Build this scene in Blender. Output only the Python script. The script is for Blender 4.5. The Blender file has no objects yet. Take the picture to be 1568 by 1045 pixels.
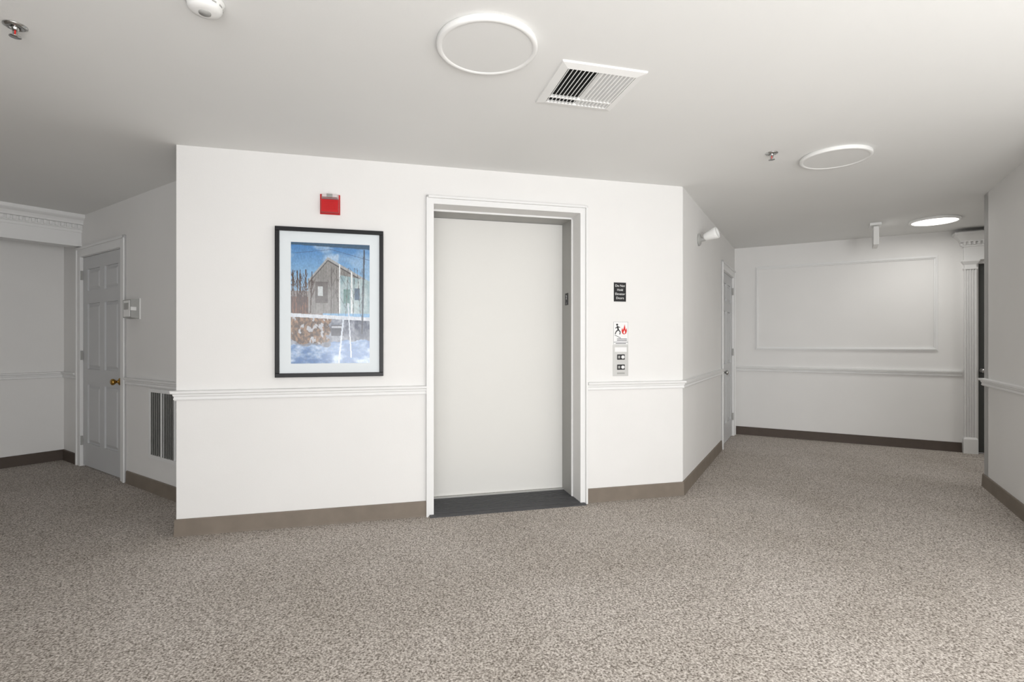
import bpy, bmesh, math, random
from mathutils import Vector, Matrix, noise
random.seed(3)
H = 2.44
EYE = 1.21

# ------------------------------------------------------------ materials
def lin(c):
    c = c/255.0
    return c/12.92 if c <= 0.04045 else ((c+0.055)/1.055)**2.4
def col(r, g, b): return (lin(r), lin(g), lin(b), 1)

def mat(name, rgb, rough=0.6, metal=0.0, bump=0.0, bscale=200.0, var=0.0, emit=0.0, spec=0.3, vscale=3.0):
    m = bpy.data.materials.new(name); m.use_nodes = True
    nt = m.node_tree; b = nt.nodes["Principled BSDF"]
    c = col(*rgb)
    b.inputs["Base Color"].default_value = c
    b.inputs["Roughness"].default_value = rough
    b.inputs["Metallic"].default_value = metal
    b.inputs["Specular IOR Level"].default_value = spec
    if emit:
        b.inputs["Emission Color"].default_value = c
        b.inputs["Emission Strength"].default_value = emit
        m.cycles.emission_sampling = 'NONE'
    tc = nt.nodes.new("ShaderNodeTexCoord")
    if var:
        n = nt.nodes.new("ShaderNodeTexNoise"); n.inputs["Scale"].default_value = vscale
        n.inputs["Detail"].default_value = 4
        nt.links.new(tc.outputs["Object"], n.inputs["Vector"])
        r = nt.nodes.new("ShaderNodeValToRGB")
        r.color_ramp.elements[0].position = 0.3; r.color_ramp.elements[1].position = 0.7
        r.color_ramp.elements[0].color = (c[0]*(1-var), c[1]*(1-var), c[2]*(1-var), 1)
        r.color_ramp.elements[1].color = (min(1, c[0]*(1+var)), min(1, c[1]*(1+var)), min(1, c[2]*(1+var)), 1)
        nt.links.new(n.outputs["Fac"], r.inputs["Fac"])
        nt.links.new(r.outputs["Color"], b.inputs["Base Color"])
    if bump:
        n2 = nt.nodes.new("ShaderNodeTexNoise"); n2.inputs["Scale"].default_value = bscale
        nt.links.new(tc.outputs["Object"], n2.inputs["Vector"])
        bp = nt.nodes.new("ShaderNodeBump"); bp.inputs["Strength"].default_value = bump
        bp.inputs["Distance"].default_value = 0.002
        nt.links.new(n2.outputs["Fac"], bp.inputs["Height"])
        nt.links.new(bp.outputs["Normal"], b.inputs["Normal"])
    return m

M_wall = mat("wall_paint", (235, 234, 232), 0.75, bump=0.12, bscale=160, var=0.010)
M_ceil = mat("ceiling_paint", (235, 235, 233), 0.85, bump=0.1, bscale=120, var=0.012, vscale=1.2)
M_trim = mat("trim_paint", (236, 236, 235), 0.45, bump=0.03)
M_door = mat("door_paint", (205, 206, 207), 0.45, bump=0.04)
M_elev = mat("elevator_door_enamel", (227, 226, 222), 0.5, bump=0.05, bscale=60)
M_jamb = mat("jamb_grey", (168, 167, 163), 0.45)
M_base = mat("baseboard_vinyl", (128, 118, 107), 0.6, var=0.08, bump=0.1, vscale=9)
M_based = mat("baseboard_dark", (86, 76, 69), 0.6, var=0.05, bump=0.1, vscale=12)
M_black = mat("black_frame", (18, 18, 21), 0.4)
M_mat = mat("mat_board", (226, 232, 235), 0.6)
M_red = mat("alarm_red", (192, 24, 28), 0.35)
M_lens = mat("strobe_lens", (215, 205, 205), 0.15)
M_steel = mat("brushed_steel", (200, 200, 198), 0.4, metal=0.5)
M_chrome = mat("chrome", (190, 190, 188), 0.2, metal=1.0)
M_brass = mat("brass", (176, 138, 70), 0.25, metal=1.0)
M_dark = mat("dark_gap", (30, 30, 30), 0.8)
M_sill = mat("rubber_sill", (76, 76, 78), 0.55, var=0.08, vscale=20)
M_alu = mat("sill_aluminium", (195, 195, 192), 0.35, metal=0.4)
M_sign = mat("sign_black", (34, 34, 36), 0.45)
M_white = mat("sign_white", (240, 240, 240), 0.5)
M_flame = mat("flame_red", (215, 50, 45), 0.5)
M_plast = mat("white_plastic", (240, 240, 238), 0.4)
M_plastg = mat("grey_plastic", (172, 172, 169), 0.4)
M_diff = mat("lamp_diffuser", (230, 230, 228), 0.5)
M_lit = mat("lamp_diffuser_lit", (255, 252, 245), 0.5, emit=4.0)
M_unit = mat("unit_door_dark", (72, 73, 71), 0.5)
M_carp2 = mat("carpet_strip", (188, 180, 172), 0.95, var=0.1, vscale=150)

def carpet():
    m = bpy.data.materials.new("carpet"); m.use_nodes = True
    nt = m.node_tree; b = nt.nodes["Principled BSDF"]
    b.inputs["Roughness"].default_value = 1.0
    b.inputs["Specular IOR Level"].default_value = 0.05
    tc = nt.nodes.new("ShaderNodeTexCoord")
    n = nt.nodes.new("ShaderNodeTexNoise"); n.inputs["Scale"].default_value = 118
    n.inputs["Detail"].default_value = 3; n.inputs["Roughness"].default_value = 0.7
    nt.links.new(tc.outputs["Object"], n.inputs["Vector"])
    r = nt.nodes.new("ShaderNodeValToRGB")
    e = r.color_ramp.elements
    e[0].position = 0.34; e[0].color = col(104, 96, 89)
    e[1].position = 0.66; e[1].color = col(238, 231, 225)
    x = e.new(0.5); x.color = col(186, 178, 170)
    nt.links.new(n.outputs["Fac"], r.inputs["Fac"])
    n2 = nt.nodes.new("ShaderNodeTexNoise"); n2.inputs["Scale"].default_value = 1.3
    n2.inputs["Detail"].default_value = 3
    nt.links.new(tc.outputs["Object"], n2.inputs["Vector"])
    r2 = nt.nodes.new("ShaderNodeValToRGB")
    r2.color_ramp.elements[0].position = 0.3; r2.color_ramp.elements[0].color = (0.84, 0.83, 0.81, 1)
    r2.color_ramp.elements[1].position = 0.7; r2.color_ramp.elements[1].color = (1, 1, 1, 1)
    nt.links.new(n2.outputs["Fac"], r2.inputs["Fac"])
    mx = nt.nodes.new("ShaderNodeMixRGB"); mx.blend_type = 'MULTIPLY'; mx.inputs[0].default_value = 1
    nt.links.new(r.outputs["Color"], mx.inputs[1]); nt.links.new(r2.outputs["Color"], mx.inputs[2])
    nt.links.new(mx.outputs["Color"], b.inputs["Base Color"])
    bp = nt.nodes.new("ShaderNodeBump"); bp.inputs["Strength"].default_value = 0.45
    bp.inputs["Distance"].default_value = 0.005
    nt.links.new(n.outputs["Fac"], bp.inputs["Height"])
    nt.links.new(bp.outputs["Normal"], b.inputs["Normal"])
    return m
M_carpet = carpet()

# ------------------------------------------------------------ frames
class Fr:
    """local frame on a wall: s along, d out into the room, z up"""
    def __init__(self, o, u, n):
        self.o = Vector((o[0], o[1], 0)); self.u = Vector((u[0], u[1], 0)).normalized()
        self.n = Vector((n[0], n[1], 0)).normalized()
    def P(self, s, d, z): return self.o + self.u*s + self.n*d + Vector((0, 0, z))

A = (-2.091, 3.255)
W1 = Fr(A, (.969, .2476), (.2476, -.969))
B = W1.P(3.55, 0, 0)
W2 = Fr(B, (.499, .8665), (.8665, -.499))
C = W2.P(3.18, 0, 0)
W3 = Fr(C, (.8665, -.499), (-.499, -.8665))
F = Vector((-1.901, 3.533, 0))
W5 = Fr(F, (-.826, .563), (-.563, -.826))
RET = Fr(A, (.563, .826), (-.826, .563))
Hc = W5.P(3.288, 0, 0)
W6 = Fr(Hc, (-.563, -.826), (.826, -.563))
HD = Fr(W5.P(2.787, 0, 0), (-.563, -.826), (.826, -.563))
D = (3.958, 4.38)
W4 = Fr(D, (-.499, -.8665), (-.8665, .499))
W7 = Fr(D, (.8665, -.499), (.499, .8665))

# ------------------------------------------------------------ mesh builder
class MB:
    def __init__(self): self.bm = bmesh.new(); self.mats = []
    def mi(self, m):
        if m not in self.mats: self.mats.append(m)
        return self.mats.index(m)
    def hexa(self, v, m):
        i = self.mi(m); vs = [self.bm.verts.new(p) for p in v]
        for q in ((0, 1, 2, 3), (4, 5, 6, 7), (0, 1, 5, 4), (1, 2, 6, 5), (2, 3, 7, 6), (3, 0, 4, 7)):
            f = self.bm.faces.new([vs[k] for k in q]); f.material_index = i
    def box(self, fr, s0, s1, d0, d1, z0, z1, m):
        P = fr.P
        self.hexa([P(s0, d0, z0), P(s1, d0, z0), P(s1, d1, z0), P(s0, d1, z0),
                   P(s0, d0, z1), P(s1, d0, z1), P(s1, d1, z1), P(s0, d1, z1)], m)
    def loft(self, fr, a, za, b, zb, m):  # a,b = (s0,s1,d0,d1)
        P = fr.P
        r = lambda q, z: [P(q[0], q[2], z), P(q[1], q[2], z), P(q[1], q[3], z), P(q[0], q[3], z)]
        self.hexa(r(a, za)+r(b, zb), m)
    def panel(self, fr, s0, s1, z0, z1, d0, d1, inset, m):
        P = fr.P; i = inset
        self.hexa([P(s0, d0, z0), P(s1, d0, z0), P(s1, d0, z1), P(s0, d0, z1),
                   P(s0+i, d1, z0+i), P(s1-i, d1, z0+i), P(s1-i, d1, z1-i), P(s0+i, d1, z1-i)], m)
    def prism(self, bot, top, m):
        i = self.mi(m); n = len(bot)
        a = [self.bm.verts.new(p) for p in bot]; b = [self.bm.verts.new(p) for p in top]
        for f in (a, b):
            g = self.bm.faces.new(f); g.material_index = i
        for k in range(n):
            g = self.bm.faces.new([a[k], a[(k+1) % n], b[(k+1) % n], b[k]]); g.material_index = i
    def run(self, fr, prof, s0, s1, m, m0=0, m1=0):
        self.prism([fr.P(s0-m0*d, d, z) for d, z in prof], [fr.P(s1+m1*d, d, z) for d, z in prof], m)
    def plate(self, fr, pts, d0, d1, m):
        self.prism([fr.P(s, d0, z) for s, z in pts], [fr.P(s, d1, z) for s, z in pts], m)
    def lathe(self, c, axis, prof, m, seg=32, smooth=True):
        i = self.mi(m); ax = Vector(axis).normalized()
        t = Vector((0, 0, 1)) if abs(ax.z) < .9 else Vector((1, 0, 0))
        e1 = ax.cross(t).normalized(); e2 = ax.cross(e1)
        rings = []
        for r, h in prof:
            if r < 1e-6: rings.append([self.bm.verts.new(c+ax*h)])
            else: rings.append([self.bm.verts.new(c+ax*h+(e1*math.cos(2*math.pi*k/seg)+e2*math.sin(2*math.pi*k/seg))*r) for k in range(seg)])
        for a, b in zip(rings, rings[1:]):
            for k in range(seg):
                k2 = (k+1) % seg
                if len(a) == 1 and len(b) == 1: continue
                if len(a) == 1: f = [a[0], b[k], b[k2]]
                elif len(b) == 1: f = [a[k], a[k2], b[0]]
                else: f = [a[k], a[k2], b[k2], b[k]]
                g = self.bm.faces.new(f); g.material_index = i; g.smooth = smooth
    def done(self, name, bevel=0.0, parent=None):
        bmesh.ops.recalc_face_normals(self.bm, faces=self.bm.faces)
        me = bpy.data.meshes.new(name)
        c = sum((v.co for v in self.bm.verts), Vector())/max(1, len(self.bm.verts))
        for v in self.bm.verts: v.co -= c
        self.bm.to_mesh(me); self.bm.free()
        for m in self.mats: me.materials.append(m)
        o = bpy.data.objects.new(name, me); o.location = c
        bpy.context.collection.objects.link(o)
        if bevel:
            b = o.modifiers.new("bevel", 'BEVEL'); b.width = bevel; b.segments = 2; b.limit_method = 'ANGLE'
            b.angle_limit = math.radians(50)
        if parent: o.parent = parent
        return o

def empty(name):
    e = bpy.data.objects.new(name, None); e.empty_display_size = 0.1
    bpy.context.collection.objects.link(e); return e

def text(fr, s, d, z, body, size, m, name, parent, align='CENTER', space=1.0):
    cu = bpy.data.curves.new(name, 'FONT'); cu.body = body; cu.size = size
    cu.align_x = align; cu.align_y = 'CENTER'; cu.extrude = 0.0003; cu.space_line = space
    o = bpy.data.objects.new(name, cu); bpy.context.collection.objects.link(o)
    cu.materials.append(m)
    p = fr.P(s, d, z)
    o.matrix_world = Matrix(((fr.u.x, 0, fr.n.x, p.x), (fr.u.y, 0, fr.n.y, p.y), (0, 1, 0, p.z), (0, 0, 0, 1)))
    bpy.context.view_layer.update()
    dg = bpy.context.evaluated_depsgraph_get()
    me = bpy.data.meshes.new_from_object(o.evaluated_get(dg))
    mw = o.matrix_world.copy()
    bpy.data.objects.remove(o)
    o2 = bpy.data.objects.new(name, me); o2.matrix_world = mw
    bpy.context.collection.objects.link(o2)
    if parent: o2.parent = parent
    return o2

def wall(name, fr, s0, s1, ops=(), th=0.12, m=None):
    """wall with openings (a,b,z0,z1)"""
    m = m or M_wall; mb = MB(); x = s0
    for a, b, zb, zt in ops:
        mb.box(fr, x, a, -th, 0, 0, H, m); mb.box(fr, a, b, -th, 0, zt, H, m)
        if zb > 0: mb.box(fr, a, b, -th, 0, 0, zb, m)
        x = b
    mb.box(fr, x, s1, -th, 0, 0, H, m)
    return mb.done(name)

# ------------------------------------------------------------ shell
mb = MB()
Z = lambda pts, z: [Vector((p.x, p.y, z)) for p in pts]
plan = [(-9.5, -3.2), (3.4, -3.2), (3.4, 1.2), (8.6, 2.0), (8.6, 4.5), (3.0, 8.2), (-6.5, 8.2), (-9.5, 4.0)]
fp = [Vector((x, y, 0)) for x, y in plan]
mb.prism(Z(fp, -0.08), Z(fp, 0.0), M_carpet); mb.done("floor")
mb = MB(); mb.prism(Z(fp, H), Z(fp, H+0.1), M_ceil); mb.done("ceiling")

OS0, OS1, OZ = 1.593, 2.684, 2.175
mb = MB()
L = [W1.P(0, 0, 0), W1.P(OS0, 0, 0), W1.P(OS0, -.5, 0), W1.P(.6, -.5, 0), F]
R = [W1.P(OS1, 0, 0), B, W2.P(0.08, -.1, 0), W1.P(3.3, -.5, 0), W1.P(OS1, -.5, 0)]
T = [W1.P(OS0, 0, 0), W1.P(OS1, 0, 0), W1.P(OS1, -.5, 0), W1.P(OS0, -.5, 0)]
for pl, z0 in ((L, 0), (R, 0), (T, OZ)): mb.prism(Z(pl, z0), Z(pl, H), M_wall)
mb.done("wall_elevator")

g0, g1, gz0, gz1 = .60, 1.25, .275, .835
wall("wall_corridor", W2, 0.02, 3.18, [(2.09, 3.03, 0, 2.05)])
wall("wall_far", W3, -0.12, 5.6, [(2.45, 3.44, 0, 2.06)])
wall("wall_left", W5, 0.0, 3.288, [(g0+.02, g1-.02, gz0+.02, gz1-.02), (1.80, 2.80, 0, 2.05)])
wall("wall_alcove", W6, -0.12, 6.2)
wall("wall_right", W4, 0, 2.0)
wall("wall_hall_side", W7, 0.0, 3.6)
E = W3.P(5.5, 0, 0); wall("wall_hall_end", Fr(E, (-.499, -.8665), (-.8665, .499)), -0.1, 1.8)
e4 = W4.P(2.0, 0, 0); wall("wall_right_rear", Fr((e4.x, e4.y), (0, -1), (-1, 0)), 0, 5.7)
bw = Fr((-9.3, -3.0), (1, 0), (0, 1))
mb = MB()
wx0, wx1, wz0, wz1 = 7.4, 11.4, 0.5, 2.25
mb.box(bw, 0, wx0, -.12, 0, 0, H, M_wall); mb.box(bw, wx1, 12.4, -.12, 0, 0, H, M_wall)
mb.box(bw, wx0, wx1, -.12, 0, 0, wz0, M_wall); mb.box(bw, wx0, wx1, -.12, 0, wz1, H, M_wall)
mb.done("wall_back")
mb = MB()
n = 3
for i in range(n+1):
    x = wx0+(wx1-wx0)*i/n
    mb.box(bw, x-.03, x+.03, -.08, 0.0, wz0, wz1, M_trim)
for z in (wz0, (wz0+wz1)/2, wz1-.05): mb.box(bw, wx0, wx1, -.075, -.005, z, z+.05, M_trim)
mb.done("added_window_1")  # unseen window frame, added to go with the frontal fill light
e6 = W6.P(6.2, 0, 0)
wall("wall_left_rear", Fr((e6.x-0.6, e6.y), (0, -1), (1, 0)), -0.3, 3.6)

# ------------------------------------------------------------ header with dentil crown (left)
mb = MB()
mb.box(HD, 0, 6.0, -.14, 0, 2.14, H, M_trim)
prof = [(0, 2.275), (.012, 2.275), (.012, 2.30), (.022, 2.305), (.022, 2.345), (.045, 2.35), (.05, 2.365),
        (.062, 2.385), (.085, 2.40), (.095, 2.41), (.095, H), (0, H)]
mb.run(HD, prof, 0, 6.0, M_trim)
s = 0.02
while s < 5.9:
    mb.box(HD, s, s+.022, .02, .042, 2.312, 2.345, M_trim); s += .042
mb.box(HD, 0, 6.0, 0, .012, 2.14, 2.165, M_trim)
mb.done("trim_header_crown")

# ------------------------------------------------------------ chair rails / baseboards
RAIL = [(0, .845), (.012, .845), (.017, .853), (.013, .866), (.020, .876), (.020, .884), (.034, .890), (.036, .905), (0, .908)]
RAIL2 = [(d, z-.014) for d, z in RAIL]
def rail(name, segs, prof=RAIL):
    mb = MB()
    for fr, a, b, m0, m1 in segs: mb.run(fr, prof, a, b, M_trim, m0, m1)
    return mb.done(name)
t22 = math.tan(math.radians(22.9))
tA = math.tan(math.radians(69.9/2))
rail("trim_1", [(W1, 0, 1.545, tA, 0), (RET, 0, .337, tA, 0)])
rail("trim_2", [(W1, 2.74, 3.55, 0, t22), (W2, 0, 2.0, t22, 0)])
rail("trim_3", [(W3, 0, 2.31, 0, 0)], RAIL2)
rail("trim_4", [(W5, 0.0, 1.70, 0, 0), (W5, 2.90, 3.288, 0, 0), (W6, 0, 6.0, 0, 0)])
rail("trim_5", [(W4, 0, 2.0, 1, 0), (W7, 0, 3.4, 1, 0)])
BH = .105
BASE = [(0, 0), (.016, 0), (.014, .012), (.011, BH-.006), (.007, BH), (0, BH)]
def base(name, segs, m=M_base):
    mb = MB()
    for fr, a, b, m0, m1 in segs: mb.run(fr, BASE, a, b, m, m0, m1)
    return mb.done(name)
base("baseboard_elevator", [(W1, 0, 1.545, tA, 0), (RET, 0, .337, tA, 0), (W1, 2.74, 3.55, 0, t22)])
base("baseboard_corridor", [(W2, 0, 2.0, t22, 0)])
base("baseboard_far", [(W3, 0, 2.31, 0, 0), (W3, 3.7, 5.5, 0, 0)], M_based)
base("baseboard_left", [(W5, 0, 1.70, 0, 0)])
base("baseboard_alcove", [(W5, 2.90, 3.288, 0, 0), (W6, 0, 6.0, 0, 0)], M_based)
base("baseboard_right", [(W4, 0, 2.0, 1, 0), (W7, 0, 3.4, 1, 0)])

# ------------------------------------------------------------ elevator
ele = empty("elevator_door")
def casing(mb, fr, s0, s1, zt, w, m, z0=0.0, dd=.020):
    for (a, b, oa, ob) in ((s0-w, s0, s0-w, s0-w+.014), (s1, s1+w, s1+w-.014, s1+w)):
        mb.box(fr, a, b, 0, dd*.6, z0, zt+w, m)
        mb.box(fr, oa, ob, 0, dd*1.6, z0, zt+w, m)
    mb.box(fr, s0, s1, 0, dd*.6, zt, zt+w, m)
    mb.box(fr, s0-w, s1+w, 0, dd*1.6, zt+w-.014, zt+w, m)
mb = MB(); casing(mb, W1, OS0, OS1, OZ, .052, M_trim, 0.0); mb.done("casing", parent=ele)
mb = MB()
mb.box(W1, OS1-.006, OS1, -.37, -.15, 0.0, OZ, M_jamb)
mb.box(W1, OS0, OS0+.006, -.37, -.15, 0.0, OZ, M_jamb)
mb.box(W1, OS0, OS1, -.37, -.15, OZ-.006, OZ, M_jamb)
for a, b in ((OS0, OS0+.012), (OS1-.012, OS1)):
    mb.box(W1, a, b, -.155, -.145, 0, OZ, M_trim)
mb.box(W1, OS0, OS1, -.155, -.145, OZ-.012, OZ, M_trim)
mb.done("jamb", parent=ele)
mb = MB()
mb.box(W1, OS0+.006, OS1-.006, -.41, -.372, 0.02, OZ-.008, M_elev)
mb.box(W1, OS0+.012, OS0+.016, -.372, -.370, 0.02, OZ-.01, M_jamb)
mb.done("door_panel", parent=ele)
mb = MB()
mb.box(W1, OS0, OS1, -.372, -.34, 0.0, 0.018, M_alu)
mb.box(W1, OS0-.03, OS1+.03, 0.0, 0.06, 0.0, 0.008, M_sill)
mb.box(W1, OS0, OS1, -.34, 0.0, 0.0, 0.011, M_sill)
for k in range(9):
    d = -.32+.034*k
    mb.box(W1, OS0+.01, OS1-.01, d, d+.012, 0.011, 0.0135, M_sill)
mb.done("sill", parent=ele)
JF = Fr(W1.P(OS1-.006, -.265, 0), (W1.n.x, W1.n.y), (-W1.u.x, -W1.u.y))
mb = MB(); mb.box(JF, -.032, .032, 0, .003, 1.505, 1.60, M_sign); mb.done("floor_number_plate", parent=ele)
text(JF, 0, .0035, 1.565, "2", .045, M_white, "floor_number", ele)
text(JF, 0, .0035, 1.522, "..:", .025, M_white, "floor_braille", ele)

# ------------------------------------------------------------ doors
def panel_door(name, fr, s0, s1, zt, m, knob_s, knob_m, hinge_s, cas=.08, zk=.86):
    root = empty(name)
    mb = MB()
    for a, b, o0, o1 in ((s0-cas, s0+.012, s0-cas, s0-cas+.02), (s1-.012, s1+cas, s1+cas-.02, s1+cas)):
        mb.box(fr, a, b, 0, .014, 0, zt+cas, M_trim); mb.box(fr, o0, o1, 0, .024, 0, zt+cas, M_trim)
    mb.box(fr, s0, s1, 0, .014, zt-.012, zt+cas, M_trim)
    mb.box(fr, s0-cas, s1+cas, 0, .024, zt+cas-.02, zt+cas, M_trim)
    mb.box(fr, s0, s0+.015, -.12, 0, 0, zt, M_trim); mb.box(fr, s1-.015, s1, -.12, 0, 0, zt, M_trim)
    mb.box(fr, s0, s1, -.12, 0, zt-.015, zt, M_trim)
    mb.done("casing", parent=root)
    mb = MB()
    a, b, f, g = s0+.018, s1-.018, -.012, .014
    z0, z1 = .012, zt-.018
    mb.box(fr, a, b, f-.035, f-g, z0, z1, m)
    st = .115; mid = (a+b)/2
    rails = [(z0, z0+.22), (.80, .95), (1.58, 1.70), (z1-.12, z1)]
    for x0, x1 in ((a, a+st), (mid-.055, mid+.055), (b-st, b)): mb.box(fr, x0, x1, f-g, f, z0, z1, m)
    for r0, r1 in rails:
        mb.box(fr, a+st, mid-.055, f-g, f, r0, r1, m); mb.box(fr, mid+.055, b-st, f-g, f, r0, r1, m)
    for (p, q) in ((rails[0][1], rails[1][0]), (rails[1][1], rails[2][0]), (rails[2][1], rails[3][0])):
        for x0, x1 in ((a+st, mid-.055), (mid+.055, b-st)):
            mb.panel(fr, x0+.014, x1-.014, p+.014, q-.014, f-g, f-.002, .026, m)
    mb.done("slab", parent=root)
    mb = MB()
    c = fr.P(knob_s, f, zk)
    prof = [(0, 0), (.032, 0), (.032, .004), (.026, .010), (.012, .014), (.011, .032), (.02, .038), (.028, .050), (.027, .062), (.018, .070), (0, .072)]
    mb.lathe(c, fr.n, prof, knob_m, 24)
    mb.done("knob", parent=root)
    mb = MB()
    for z in (.25, 1.08, 1.86):
        mb.box(fr, hinge_s-.006, hinge_s+.006, -.01, .008, z-.045, z+.045, M_plastg)
    mb.done("hinges", parent=root)
    return root
panel_door("door_1", W5, 1.80, 2.80, 2.05, M_door, 1.89, M_brass, 2.785)
panel_door("door_2", W2, 2.09, 3.03, 2.05, M_door, 2.17, M_chrome, 3.01)

root = empty("door_3")
mb = MB()
def pil(s0, s1):
    dd = .05
    pts = [(s0, 0), (s0, dd)]
    nf = 4; w = (s1-s0-.016)/nf
    for k in range(nf):
        x = s0+.008+k*w
        pts += [(x+.003, dd)]
        for j in range(1, 6):
            t = j/6; pts.append((x+.003+(w-.006)*t, dd-.014*math.sin(math.pi*t)))
        pts += [(x+w-.003, dd)]
    pts += [(s1, dd), (s1, 0)]
    mb.prism([W3.P(s, d, .17) for s, d in pts], [W3.P(s, d, 2.0) for s, d in pts], M_trim)
    mb.box(W3, s0-.012, s1+.012, 0, dd+.014, 0, .155, M_trim)
    mb.loft(W3, (s0-.012, s1+.012, 0, dd+.014), .155, (s0, s1, 0, dd), .175, M_trim)
    mb.box(W3, s0-.008, s1+.008, 0, dd+.008, 2.0, 2.018, M_trim)
    mb.box(W3, s0, s1, 0, dd, 2.018, 2.05, M_trim)
    mb.loft(W3, (s0, s1, 0, dd), 2.05, (s0-.025, s1+.025, 0, dd+.025), 2.085, M_trim)
    mb.box(W3, s0-.025, s1+.025, 0, dd+.025, 2.085, 2.10, M_trim)
pil(2.325, 2.425); pil(3.46, 3.56)
e0, e1 = 2.32, 3.565
mb.box(W3, e0, e1, 0, .055, 2.10, 2.25, M_trim)
mb.box(W3, e0-.012, e1+.012, 0, .067, 2.245, 2.262, M_trim)
s = e0-.01
while s < e1: mb.box(W3, s, s+.02, .05, .085, 2.264, 2.295, M_trim); s += .04
mb.box(W3, e0-.028, e0, 0.01, .03, 2.264, 2.295, M_trim)
mb.box(W3, e0-.01, e1+.01, 0, .065, 2.262, 2.30, M_trim)
mb.box(W3, e0-.035, e1+.035, 0, .09, 2.295, 2.31, M_trim)
mb.loft(W3, (e0-.04, e1+.04, 0, .095), 2.31, (e0-.085, e1+.085, 0, .14), 2.37, M_trim)
mb.box(W3, e0-.095, e1+.095, 0, .15, 2.37, 2.395, M_trim)
mb.box(W3, e0-.05, e1+.05, 0, .10, 2.395, 2.41, M_trim)
mb.done("surround", parent=root)
mb = MB()
f = -.02
mb.box(W3, 2.452, 3.44, f-.04, f-.008, 0.01, 2.058, M_unit)
for x0, x1 in ((2.452, 2.60), (2.93, 3.03), (3.32, 3.44)): mb.box(W3, x0, x1, f-.008, f, .01, 2.058, M_unit)
rr = [(.01, .23), (.80, .95), (1.58, 1.70), (1.93, 2.058)]
for a, b in rr: mb.box(W3, 2.60, 3.32, f-.008, f, a, b, M_unit)
for (a, b), (c, d) in zip(rr, rr[1:]):
    for x0, x1 in ((2.60, 2.93), (3.03, 3.32)): mb.panel(W3, x0+.012, x1-.012, b+.012, c-.012, f-.008, f-.001, .022, M_unit)
mb.done("slab", parent=root)
mb = MB()
mb.lathe(W3.P(2.49, f, .90), W3.n, [(0, 0), (.03, 0), (.03, .006), (.011, .012), (.011, .035), (.025, .045), (.027, .06), (.015, .07), (0, .071)], M_chrome, 20)
mb.done("knob", parent=root)

def ring(fr, s0, s1, z0, z1, w, d, m):
    mb.box(fr, s0, s1, 0, d, z0, z0+w, m); mb.box(fr, s0, s1, 0, d, z1-w, z1, m)
    mb.box(fr, s0, s0+w, 0, d, z0+w, z1-w, m); mb.box(fr, s1-w, s1, 0, d, z0+w, z1-w, m)
mb = MB()
ring(W3, .25, 2.105, 1.11, 2.18, .038, .012, M_trim)
ring(W3, .262, 2.093, 1.122, 2.168, .014, .024, M_trim)
mb.done("trim_6", bevel=.003)

mb = MB(); mb.box(W3, 2.15, 3.7, .35, .40, 0, .004, M_carp2); mb.done("floor_transition_strip")

# ------------------------------------------------------------ framed picture
pic = empty("framed_picture")
fs0, fs1, fz0, fz1 = .572, 1.252, .98, 1.96
mb = MB(); w = .026
for (a, b, c, d) in ((fs0, fs1, fz0, fz0+w), (fs0, fs1, fz1-w, fz1), (fs0, fs0+w, fz0+w, fz1-w), (fs1-w, fs1, fz0+w, fz1-w)):
    mb.box(W1, a, b, 0.0, .032, c, d, M_black)
mb.done("frame", bevel=.002, parent=pic)
ax0, ax1, az0, az1 = .667, 1.162, 1.069, 1.864
mb = MB(); mb.box(W1, fs0+w, fs1-w, 0.0, .014, fz0+w, fz1-w, M_mat); mb.done("mat_board", parent=pic)

def fbm(x, y, s=1.0, o=4):
    v = 0; a = .5
    for k in range(o):
        v += a*noise.noise(Vector((x*s, y*s, 7.3+k))); s *= 2; a *= .5
    return v
def mixc(a, b, t):
    t = max(0, min(1, t)); return tuple(a[i]*(1-t)+b[i]*t for i in range(3))
def seg(u, v, a, b, w):
    ax, ay = a; bx, by = b; dx, dy = bx-ax, (by-ay)
    t = max(0, min(1, ((u-ax)*dx+(v-ay)*dy)/(dx*dx+dy*dy)))
    return math.hypot(u-ax-t*dx, (v-ay-t*dy)*1.6) < w
TREES = []
random.seed(8)
for k in range(8):
    x = .01+.032*k+random.uniform(-.01, .01); TREES.append(((x, .58), (x+random.uniform(-.02, .02), .22+random.uniform(0, .1)), .0065))
    for j in range(7):
        y = random.uniform(.27, .50); TREES.append(((x, y+.05), (x+random.choice((-1, 1))*random.uniform(.02, .06), y-.04), .0035))
for k in range(5):
    x = .50+.095*k; TREES.append(((x, .60), (x+random.uniform(-.06, .06), .10+random.uniform(0, .1)), .0035))
    for j in range(4):
        y = random.uniform(.2, .5); TREES.append(((x, y+.04), (x+random.choice((-1, 1))*random.uniform(.03, .08), y-.05), .0024))
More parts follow.
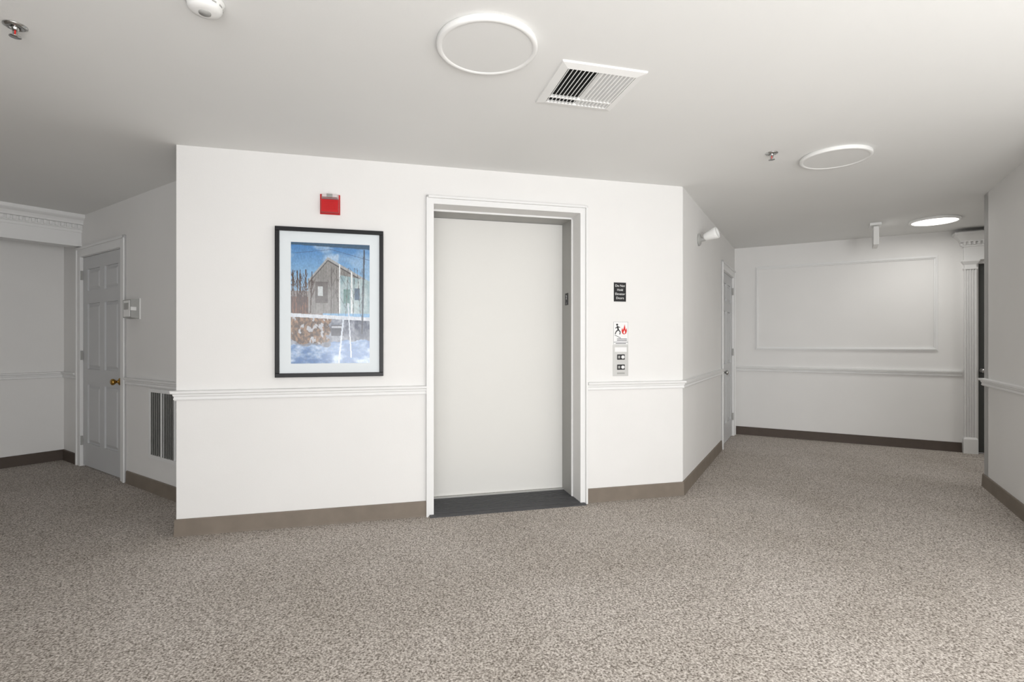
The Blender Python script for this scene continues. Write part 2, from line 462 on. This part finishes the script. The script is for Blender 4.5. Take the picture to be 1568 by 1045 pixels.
def art(u, v):
    """photograph: grey weathered gable building behind bare trees, blue sky, pale stony foreground; reflections in the glass painted in"""
    c = mixc((72, 130, 192), (146, 188, 224), v/.3)
    cl = fbm(u*1.1, v*2.6, 2.6)
    if v < .45: c = mixc(c, (218, 226, 236), (cl+.04)*2.4*(1 if u < .6 else .4))
    if v < .02+.02*u: c = (60, 92, 120)
    if u < .40 and v > .40: c = mixc((138, 130, 128), (170, 165, 162), fbm(u, v, 22)*1.5+.5)
    if u < .24 and v > .45: c = mixc((134, 96, 78), (104, 82, 74), fbm(u, v, 26)*1.6+.5)
    ridge = .115 + ((.46-u)*.78 if u < .46 else (u-.46)*.36)
    if u > .215 and ridge < v < .585:
        if v < ridge+.022: c = (172, 174, 176)
        elif v < ridge+.034: c = (88, 86, 86)
        else:
            pl = math.sin(u*190)*.5+.5
            c = mixc((152, 150, 148), (122, 120, 119), pl*.4+fbm(u, v*.3, 14)*1.2)
        if .30 < u < .46 and .32 < v < .50: c = mixc((98, 94, 93), (120, 115, 113), fbm(u, v, 20)+.5)
        if .335 < u < .40 and .36 < v < .44: c = (200, 206, 208)
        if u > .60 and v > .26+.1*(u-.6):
            c = mixc((146, 172, 180), (192, 206, 208), fbm(u, v, 14)*1.4+.5)  # teal house reflection in the glass, painted into the print
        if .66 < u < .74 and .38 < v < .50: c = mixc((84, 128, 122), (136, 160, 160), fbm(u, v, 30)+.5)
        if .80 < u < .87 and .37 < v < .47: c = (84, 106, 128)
        if .755 < u < .775 or .605 < u < .618: c = (236, 240, 242)  # pale vertical reflection streaks, painted in
    if .2 < v < .60:
        for a, b, w in TREES:
            if seg(u, v, a, b, w): c = (82, 68, 64) if u < .45 else mixc(c, (84, 78, 78), .75); break
    y0 = .585+.03*u
    if y0 < v < y0+.03: c = mixc((228, 232, 238), (200, 208, 220), fbm(u, v, 30)+.4)
    if v >= y0+.03:
        c = mixc((96, 102, 118), (164, 170, 182), fbm(u*1.2, v*1.5, 14)*1.8+.45)
        if u < .44+.22*fbm(u, v, 7) and v < .82+.1*fbm(u, v, 5):
            c = mixc((158, 126, 100), (88, 74, 66), fbm(u*1.4, v*1.6, 26)*2.2+.45)
            if fbm(u, v, 15) > .16: c = (186, 188, 194)
        if .50 < u < .66 and .68 < v < .77: c = (80, 82, 92)
        if .51 < u < .65 and .69 < v < .705: c = (190, 194, 202)
        if u > .80 and v < .82: c = mixc((70, 78, 98), (126, 132, 144), fbm(u, v, 25)*2+.5)
        top = .82+.05*fbm(u, 0, 6)+.03*(u < .5)
        if v > top: c = mixc((84, 122, 174), (194, 210, 232), fbm(u*1.2, v*3.5, 6)*2.0+.32)
    if seg(u, v, (.66, .62), (.60, 1.0), .011): c = (210, 220, 232)  # this and the next: white streaks reflected in the glass, painted in
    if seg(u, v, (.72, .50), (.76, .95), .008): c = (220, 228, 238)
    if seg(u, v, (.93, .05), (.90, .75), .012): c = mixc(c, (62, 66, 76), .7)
    if seg(u, v, (.05, .09), (.50, .05), .003) or seg(u, v, (.5, .05), (1, .13), .003): c = (70, 92, 124)
    k = 1+.18*fbm(u, v, 60, 2)
    return tuple(max(0, min(255, q*k*.95)) for q in c)
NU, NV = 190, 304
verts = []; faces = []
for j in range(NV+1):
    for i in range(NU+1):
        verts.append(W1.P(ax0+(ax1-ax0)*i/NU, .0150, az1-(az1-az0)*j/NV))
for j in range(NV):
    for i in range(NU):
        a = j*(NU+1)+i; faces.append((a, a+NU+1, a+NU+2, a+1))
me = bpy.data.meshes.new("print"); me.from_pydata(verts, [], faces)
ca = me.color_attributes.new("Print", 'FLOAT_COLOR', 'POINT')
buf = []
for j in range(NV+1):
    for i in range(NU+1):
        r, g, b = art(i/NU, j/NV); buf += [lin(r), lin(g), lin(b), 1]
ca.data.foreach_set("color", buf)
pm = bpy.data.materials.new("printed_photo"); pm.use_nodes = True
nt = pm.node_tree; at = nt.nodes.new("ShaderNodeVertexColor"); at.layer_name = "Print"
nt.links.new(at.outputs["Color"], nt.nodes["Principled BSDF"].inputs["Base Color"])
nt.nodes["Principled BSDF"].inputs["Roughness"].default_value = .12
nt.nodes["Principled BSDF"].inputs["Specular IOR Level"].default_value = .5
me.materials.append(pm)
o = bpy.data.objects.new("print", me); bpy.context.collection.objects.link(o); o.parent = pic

# ------------------------------------------------------------ fire alarm
mb = MB()
a0, a1 = .846, .972
mb.box(W1, a0, a1, 0, .012, 2.058, 2.190, M_red)
mb.panel(W1, a0+.004, a1-.004, 2.062, 2.155, .012, .045, .006, M_red)
mb.panel(W1, a0+.008, a1-.008, 2.157, 2.188, .012, .05, .008, M_lens)
mb.box(W1, a0+.045, a1-.045, .045, .054, 2.162, 2.184, M_chrome)
for k in range(5): mb.box(W1, a0+.03, a1-.03, .045, .0465, 2.085+.012*k, 2.09+.012*k, M_red)
mb.done("fire_alarm_strobe", bevel=.002)

# ------------------------------------------------------------ signs + call panel
r = empty("elevator_notice_sign")
mb = MB(); mb.box(W1, 2.960, 3.060, 0, .004, 1.52, 1.665, M_sign); mb.done("plate", parent=r)
text(W1, 3.010, .0045, 1.593, "Do Not\nHold\nElevator\nDoors", .025, M_white, "lettering", r, space=1.25)
r = empty("fire_safety_sign")
mb = MB(); mb.box(W1, 2.956, 3.078, 0, .003, 1.19, 1.365, M_white)
for a, b, c, d in ((2.956, 3.078, 1.19, 1.192), (2.956, 3.078, 1.363, 1.365), (2.956, 2.958, 1.192, 1.363), (3.076, 3.078, 1.192, 1.363)):
    mb.box(W1, a, b, .003, .0035, c, d, M_plastg)
mb.done("plate", parent=r)
mb = MB()
def stick(p, q, w, m=M_sign):
    dx, dz = q[0]-p[0], q[1]-p[1]; l = math.hypot(dx, dz); nx, nz = -dz/l*w/2, dx/l*w/2
    mb.plate(W1, [(p[0]+nx, p[1]+nz), (q[0]+nx, q[1]+nz), (q[0]-nx, q[1]-nz), (p[0]-nx, p[1]-nz)], .003, .004, m)
ox, oz = 2.99, 1.30
mb.plate(W1, [(ox-.004+.008*math.cos(t*math.pi/5), oz+.042+.008*math.sin(t*math.pi/5)) for t in range(10)], .003, .004, M_sign)
stick((ox-.002, oz+.032), (ox+.006, oz+.002), .012); stick((ox, oz+.028), (ox-.018, oz+.015), .006)
stick((ox, oz+.028), (ox+.02, oz+.022), .006); stick((ox+.006, oz+.004), (ox-.012, oz-.01), .008)
stick((ox-.012, oz-.01), (ox-.02, oz-.03), .007); stick((ox+.006, oz+.004), (ox+.022, oz-.012), .008)
stick((ox+.022, oz-.012), (ox+.018, oz-.032), .007)
for k in range(5): stick((2.966+.01*k, 1.262-.005*k), (2.976+.01*k, 1.262-.005*k), .004)
for k in range(2): stick((2.985, 1.234-.012*k), (3.068, 1.234-.012*k), .004)
stick((2.957, 1.209), (3.077, 1.209), .003)
stick((2.975, 1.199), (3.06, 1.199), .004)
fx, fz = 3.045, 1.268
mb.plate(W1, [(fx, fz), (fx+.016, fz+.008), (fx+.022, fz+.025), (fx+.020, fz+.05), (fx+.012, fz+.034), (fx+.004, fz+.078), (fx-.004, fz+.05),
              (fx-.010, fz+.034), (fx-.016, fz+.052), (fx-.022, fz+.028), (fx-.018, fz+.012), (fx-.010, fz+.003)], .003, .004, M_flame)
mb.plate(W1, [(fx, fz+.004), (fx+.008, fz+.014), (fx+.002, fz+.034), (fx-.008, fz+.014)], .004, .0045, M_white)
mb.done("pictogram", parent=r)
mb = MB()
mb.box(W1, 2.952, 3.078, 0, .006, .950, 1.186, M_steel)
mb.box(W1, 2.965, 3.065, .006, .007, 1.135, 1.170, M_white)
for zc in (1.095, 1.018):
    mb.box(W1, 2.985, 3.047, .006, .009, zc-.020, zc+.020, M_sign)
    mb.lathe(W1.P(3.030, .009, zc), W1.n, [(0.0, .006), (.011, .006), (.013, .004), (.013, 0)], M_white, 20)
    mb.box(W1, 2.992, 3.008, .009, .010, zc-.010, zc+.010, M_plastg)
mb.box(W1, 2.985, 3.047, .006, .008, .965, .978, M_plastg)
mb.done("elevator_call_panel", bevel=.0008)

# ------------------------------------------------------------ thermostat box and return grille on W5
mb = MB()
mb.box(W5, 1.43, 1.62, 0, .008, 1.40, 1.575, M_plast)
mb.panel(W5, 1.435, 1.615, 1.405, 1.57, .008, .065, .008, M_plastg)
mb.box(W5, 1.46, 1.59, .064, .068, 1.42, 1.555, M_plast)
mb.box(W5, 1.48, 1.57, .068, .072, 1.48, 1.535, M_plastg)
mb.box(W5, 1.431, 1.44, .03, .07, 1.47, 1.50, M_plast)
mb.done("thermostat_cover", bevel=.003)
mb = MB()
ring(W5, g0, g1, gz0, gz1, .028, .012, M_trim)
mb.box(W5, g0+.022, g1-.022, -.045, -.043, gz0+.022, gz1-.022, M_dark)
k = g0+.034
while k < g1-.035:
    mb.hexa([W5.P(k+.022, -.012, gz0+.025), W5.P(k+.026, -.012, gz0+.025), W5.P(k+.008, .009, gz0+.025), W5.P(k, .009, gz0+.025),
             W5.P(k+.022, -.012, gz1-.025), W5.P(k+.026, -.012, gz1-.025), W5.P(k+.008, .009, gz1-.025), W5.P(k, .009, gz1-.025)], M_plastg)
    k += .034
for sx in (.80, 1.02): mb.box(W5, sx, sx+.012, -.01, .012, gz0+.02, gz1-.02, M_trim)
mb.done("air_return_grille")

# ------------------------------------------------------------ ceiling things
DN = Vector((0, 0, -1))
def disc(x, y, lit=False, r=.208):
    mb = MB(); c = Vector((x, y, H))
    mb.lathe(c, DN, [(0, 0), (r-.004, 0), (r, .003), (r, .020), (r-.004, .025), (r-.018, .025), (r-.022, .021)], M_plast, 72)
    mb.lathe(c, DN, [(r-.022, .021), (r*.5, .0215), (0, .0215)], M_lit if lit else M_diff, 72)
    return mb.done("ceiling_light")
disc(-.102, 2.156); disc(2.135, 3.45); disc(4.246, 5.25, True)

mb = MB()
VF = Fr((.369, 2.52), W1.u, (-W1.n.x, -W1.n.y))
h = .205
def fr_strip(a, b):
    mb.hexa([VF.P(a[0], a[1], H), VF.P(b[0], b[1], H), VF.P(b[2], b[3], H), VF.P(a[2], a[3], H),
             VF.P(a[0]*.99, a[1]*.99, H-.008), VF.P(b[0]*.99, b[1]*.99, H-.008), VF.P(b[2], b[3], H-.016), VF.P(a[2], a[3], H-.016)], M_plast)
i = .165
cn = [(-h, -h, -i, -i), (h, -h, i, -i), (h, h, i, i), (-h, h, -i, i)]
for k in range(4): fr_strip(cn[k], cn[(k+1) % 4])
mb.box(VF, -i, i, -i, i, H-.002, H, M_dark)
nsl = 17
for k in range(nsl):
    x = -i+.010+(2*i-.020)*k/(nsl-1)
    t = -.004 if k < 8 else .0045
    y0, y1 = -i, i
    th = .0022 if k < 8 else .0035
    mb.hexa([VF.P(x-t-th, y0, H-.002), VF.P(x-t+th, y0, H-.002), VF.P(x+t+th, y0, H-.015), VF.P(x+t-th, y0, H-.015),
             VF.P(x-t-th, y1, H-.002), VF.P(x-t+th, y1, H-.002), VF.P(x+t+th, y1, H-.015), VF.P(x+t-th, y1, H-.015)], M_plast)
mb.box(VF, -i, i, .105, .112, H-.016, H-.002, M_plast)
mb.done("ceiling_air_vent")

mb = MB(); c = Vector((-1.105, 1.88, H))
mb.lathe(c, DN, [(0, 0), (.064, 0), (.064, .010), (.058, .014), (.056, .030), (.048, .040), (.030, .044), (.0, .045)], M_plast, 40)
mb.lathe(c, DN, [(.020, .0438), (.020, .048), (.0, .048)], M_plastg, 24)
for k in range(12):
    t = k*math.pi/6; e = Vector((math.cos(t), math.sin(t), 0)); g = Vector((-e.y, e.x, 0))
    p = c+e*.0548+DN*.018
    q = [p-g*.008, p+g*.008, p+g*.008+e*.003, p-g*.008+e*.003]
    mb.hexa(q+[v+DN*.006 for v in q], M_plastg)
mb.done("smoke_detector")

def sprinkler(x, y):
    mb = MB(); c = Vector((x, y, H))
    mb.lathe(c, DN, [(0, 0), (.038, 0), (.038, .003), (.030, .008), (.018, .009), (.016, .002)], M_chrome, 28)
    mb.lathe(c, DN, [(.012, 0), (.012, .016), (.008, .02), (0, .02)], M_chrome, 16)
    for sg in (-1, 1):
        q = [c+Vector((sg*.008, -.002, -.018)), c+Vector((sg*.012, -.002, -.018)), c+Vector((sg*.012, .002, -.018)), c+Vector((sg*.008, .002, -.018))]
        mb.hexa(q+[v+Vector((-sg*.005, 0, -.022)) for v in q], M_chrome)
    mb.lathe(c, DN, [(0, .038), (.006, .038), (.019, .042), (.019, .044), (0, .044)], M_chrome, 20)
    mb.lathe(c, DN, [(.003, .018), (.003, .04)], M_flame, 10)
    mb.done("fire_sprinkler")
sprinkler(-1.93, 2.03); sprinkler(1.69, 3.40)

XF = Fr((3.79, 5.45), (.53, .848), (.848, -.53))
mb = MB()
mb.box(XF, -.09, .09, -.05, .05, H-.025, H, M_plast)
mb.box(XF, -.03, .03, -.014, .014, H-.05, H-.025, M_plast)
mb.box(XF, -.15, .15, -.022, .022, H-.235, H-.05, M_plast)
mb.box(XF, -.135, .135, .022, .024, H-.222, H-.063, M_white)
mb.box(XF, -.135, .135, -.024, -.022, H-.222, H-.063, M_white)
mb.done("exit_sign", bevel=.003)

mb = MB()
c = W2.P(.66, 0, 2.13)
mb.lathe(c, W2.n, [(0, 0), (.055, 0), (.055, .012), (.045, .02), (.018, .024), (.016, .06), (0, .062)], M_plastg, 28)
hd = (W2.n*0.9+W2.u*(-.15)+Vector((0, 0, .25))).normalized()
c2 = W2.P(.66, .045, 2.145)
mb.lathe(c2, hd, [(0, 0), (.022, .002), (.034, .02), (.042, .06), (.05, .10), (.052, .125), (.047, .128), (.043, .118), (0, .112)], M_plast, 28)
mb.done("emergency_flood_light")

# ------------------------------------------------------------ lights
def area(name, loc, target, sx, sy, power, color=(1, 1, 1), shape='RECTANGLE'):
    l = bpy.data.lights.new(name, 'AREA'); l.shape = shape; l.size = sx
    if shape == 'RECTANGLE': l.size_y = sy
    l.energy = power; l.color = color
    o = bpy.data.objects.new(name, l); bpy.context.collection.objects.link(o)
    o.location = loc; d = Vector(target)-Vector(loc)
    o.rotation_euler = d.to_track_quat('-Z', 'Y').to_euler(); return o
area("front_fill", (0.1, -2.9, 1.4), (0.1, 3, 1.35), 3.9, 1.7, 74, (0.99, 0.99, 1.0))  # unseen frontal fill, added behind the camera to brighten the lobby
area("ceiling_bounce_fill", (0.7, -1.1, .45), (1.1, 1.2, 2.44), 2.2, 2.2, 122, (1, .998, .994))  # unseen bounce fill pointing up, added to lift the ceiling
area("far_wall_fill", (2.1, -0.2, 1.5), (4.0, 6.2, 1.6), .8, .8, 26, (1, 1, .995))  # unseen fill beside the camera, added to brighten the far wall
area("lamp_hall", (4.246, 5.25, H-.04), (4.246, 5.25, 0), .38, .38, 6, (1, .985, .96), 'DISK')
area("lamp_hall_right", (5.9, 4.0, H-.04), (5.9, 4.0, 0), .38, .38, 8, (1, .98, .95), 'DISK')
disc(5.9, 4.0, True)

w = bpy.data.worlds.new("World"); bpy.context.scene.world = w; w.use_nodes = True
w.node_tree.nodes["Background"].inputs[0].default_value = (.85, .9, 1, 1)
w.node_tree.nodes["Background"].inputs[1].default_value = 1.0

# ------------------------------------------------------------ camera
cam = bpy.data.cameras.new("camera"); co = bpy.data.objects.new("camera", cam)
bpy.context.collection.objects.link(co)
co.location = (0, 0, EYE); co.rotation_euler = (math.radians(90), 0, 0)
cam.sensor_width = 36; cam.lens = 18.37; cam.shift_y = 0.001; cam.clip_start = .02
bpy.context.scene.camera = co
bpy.context.scene.view_settings.view_transform = 'Standard'
bpy.context.scene.view_settings.look = 'None'
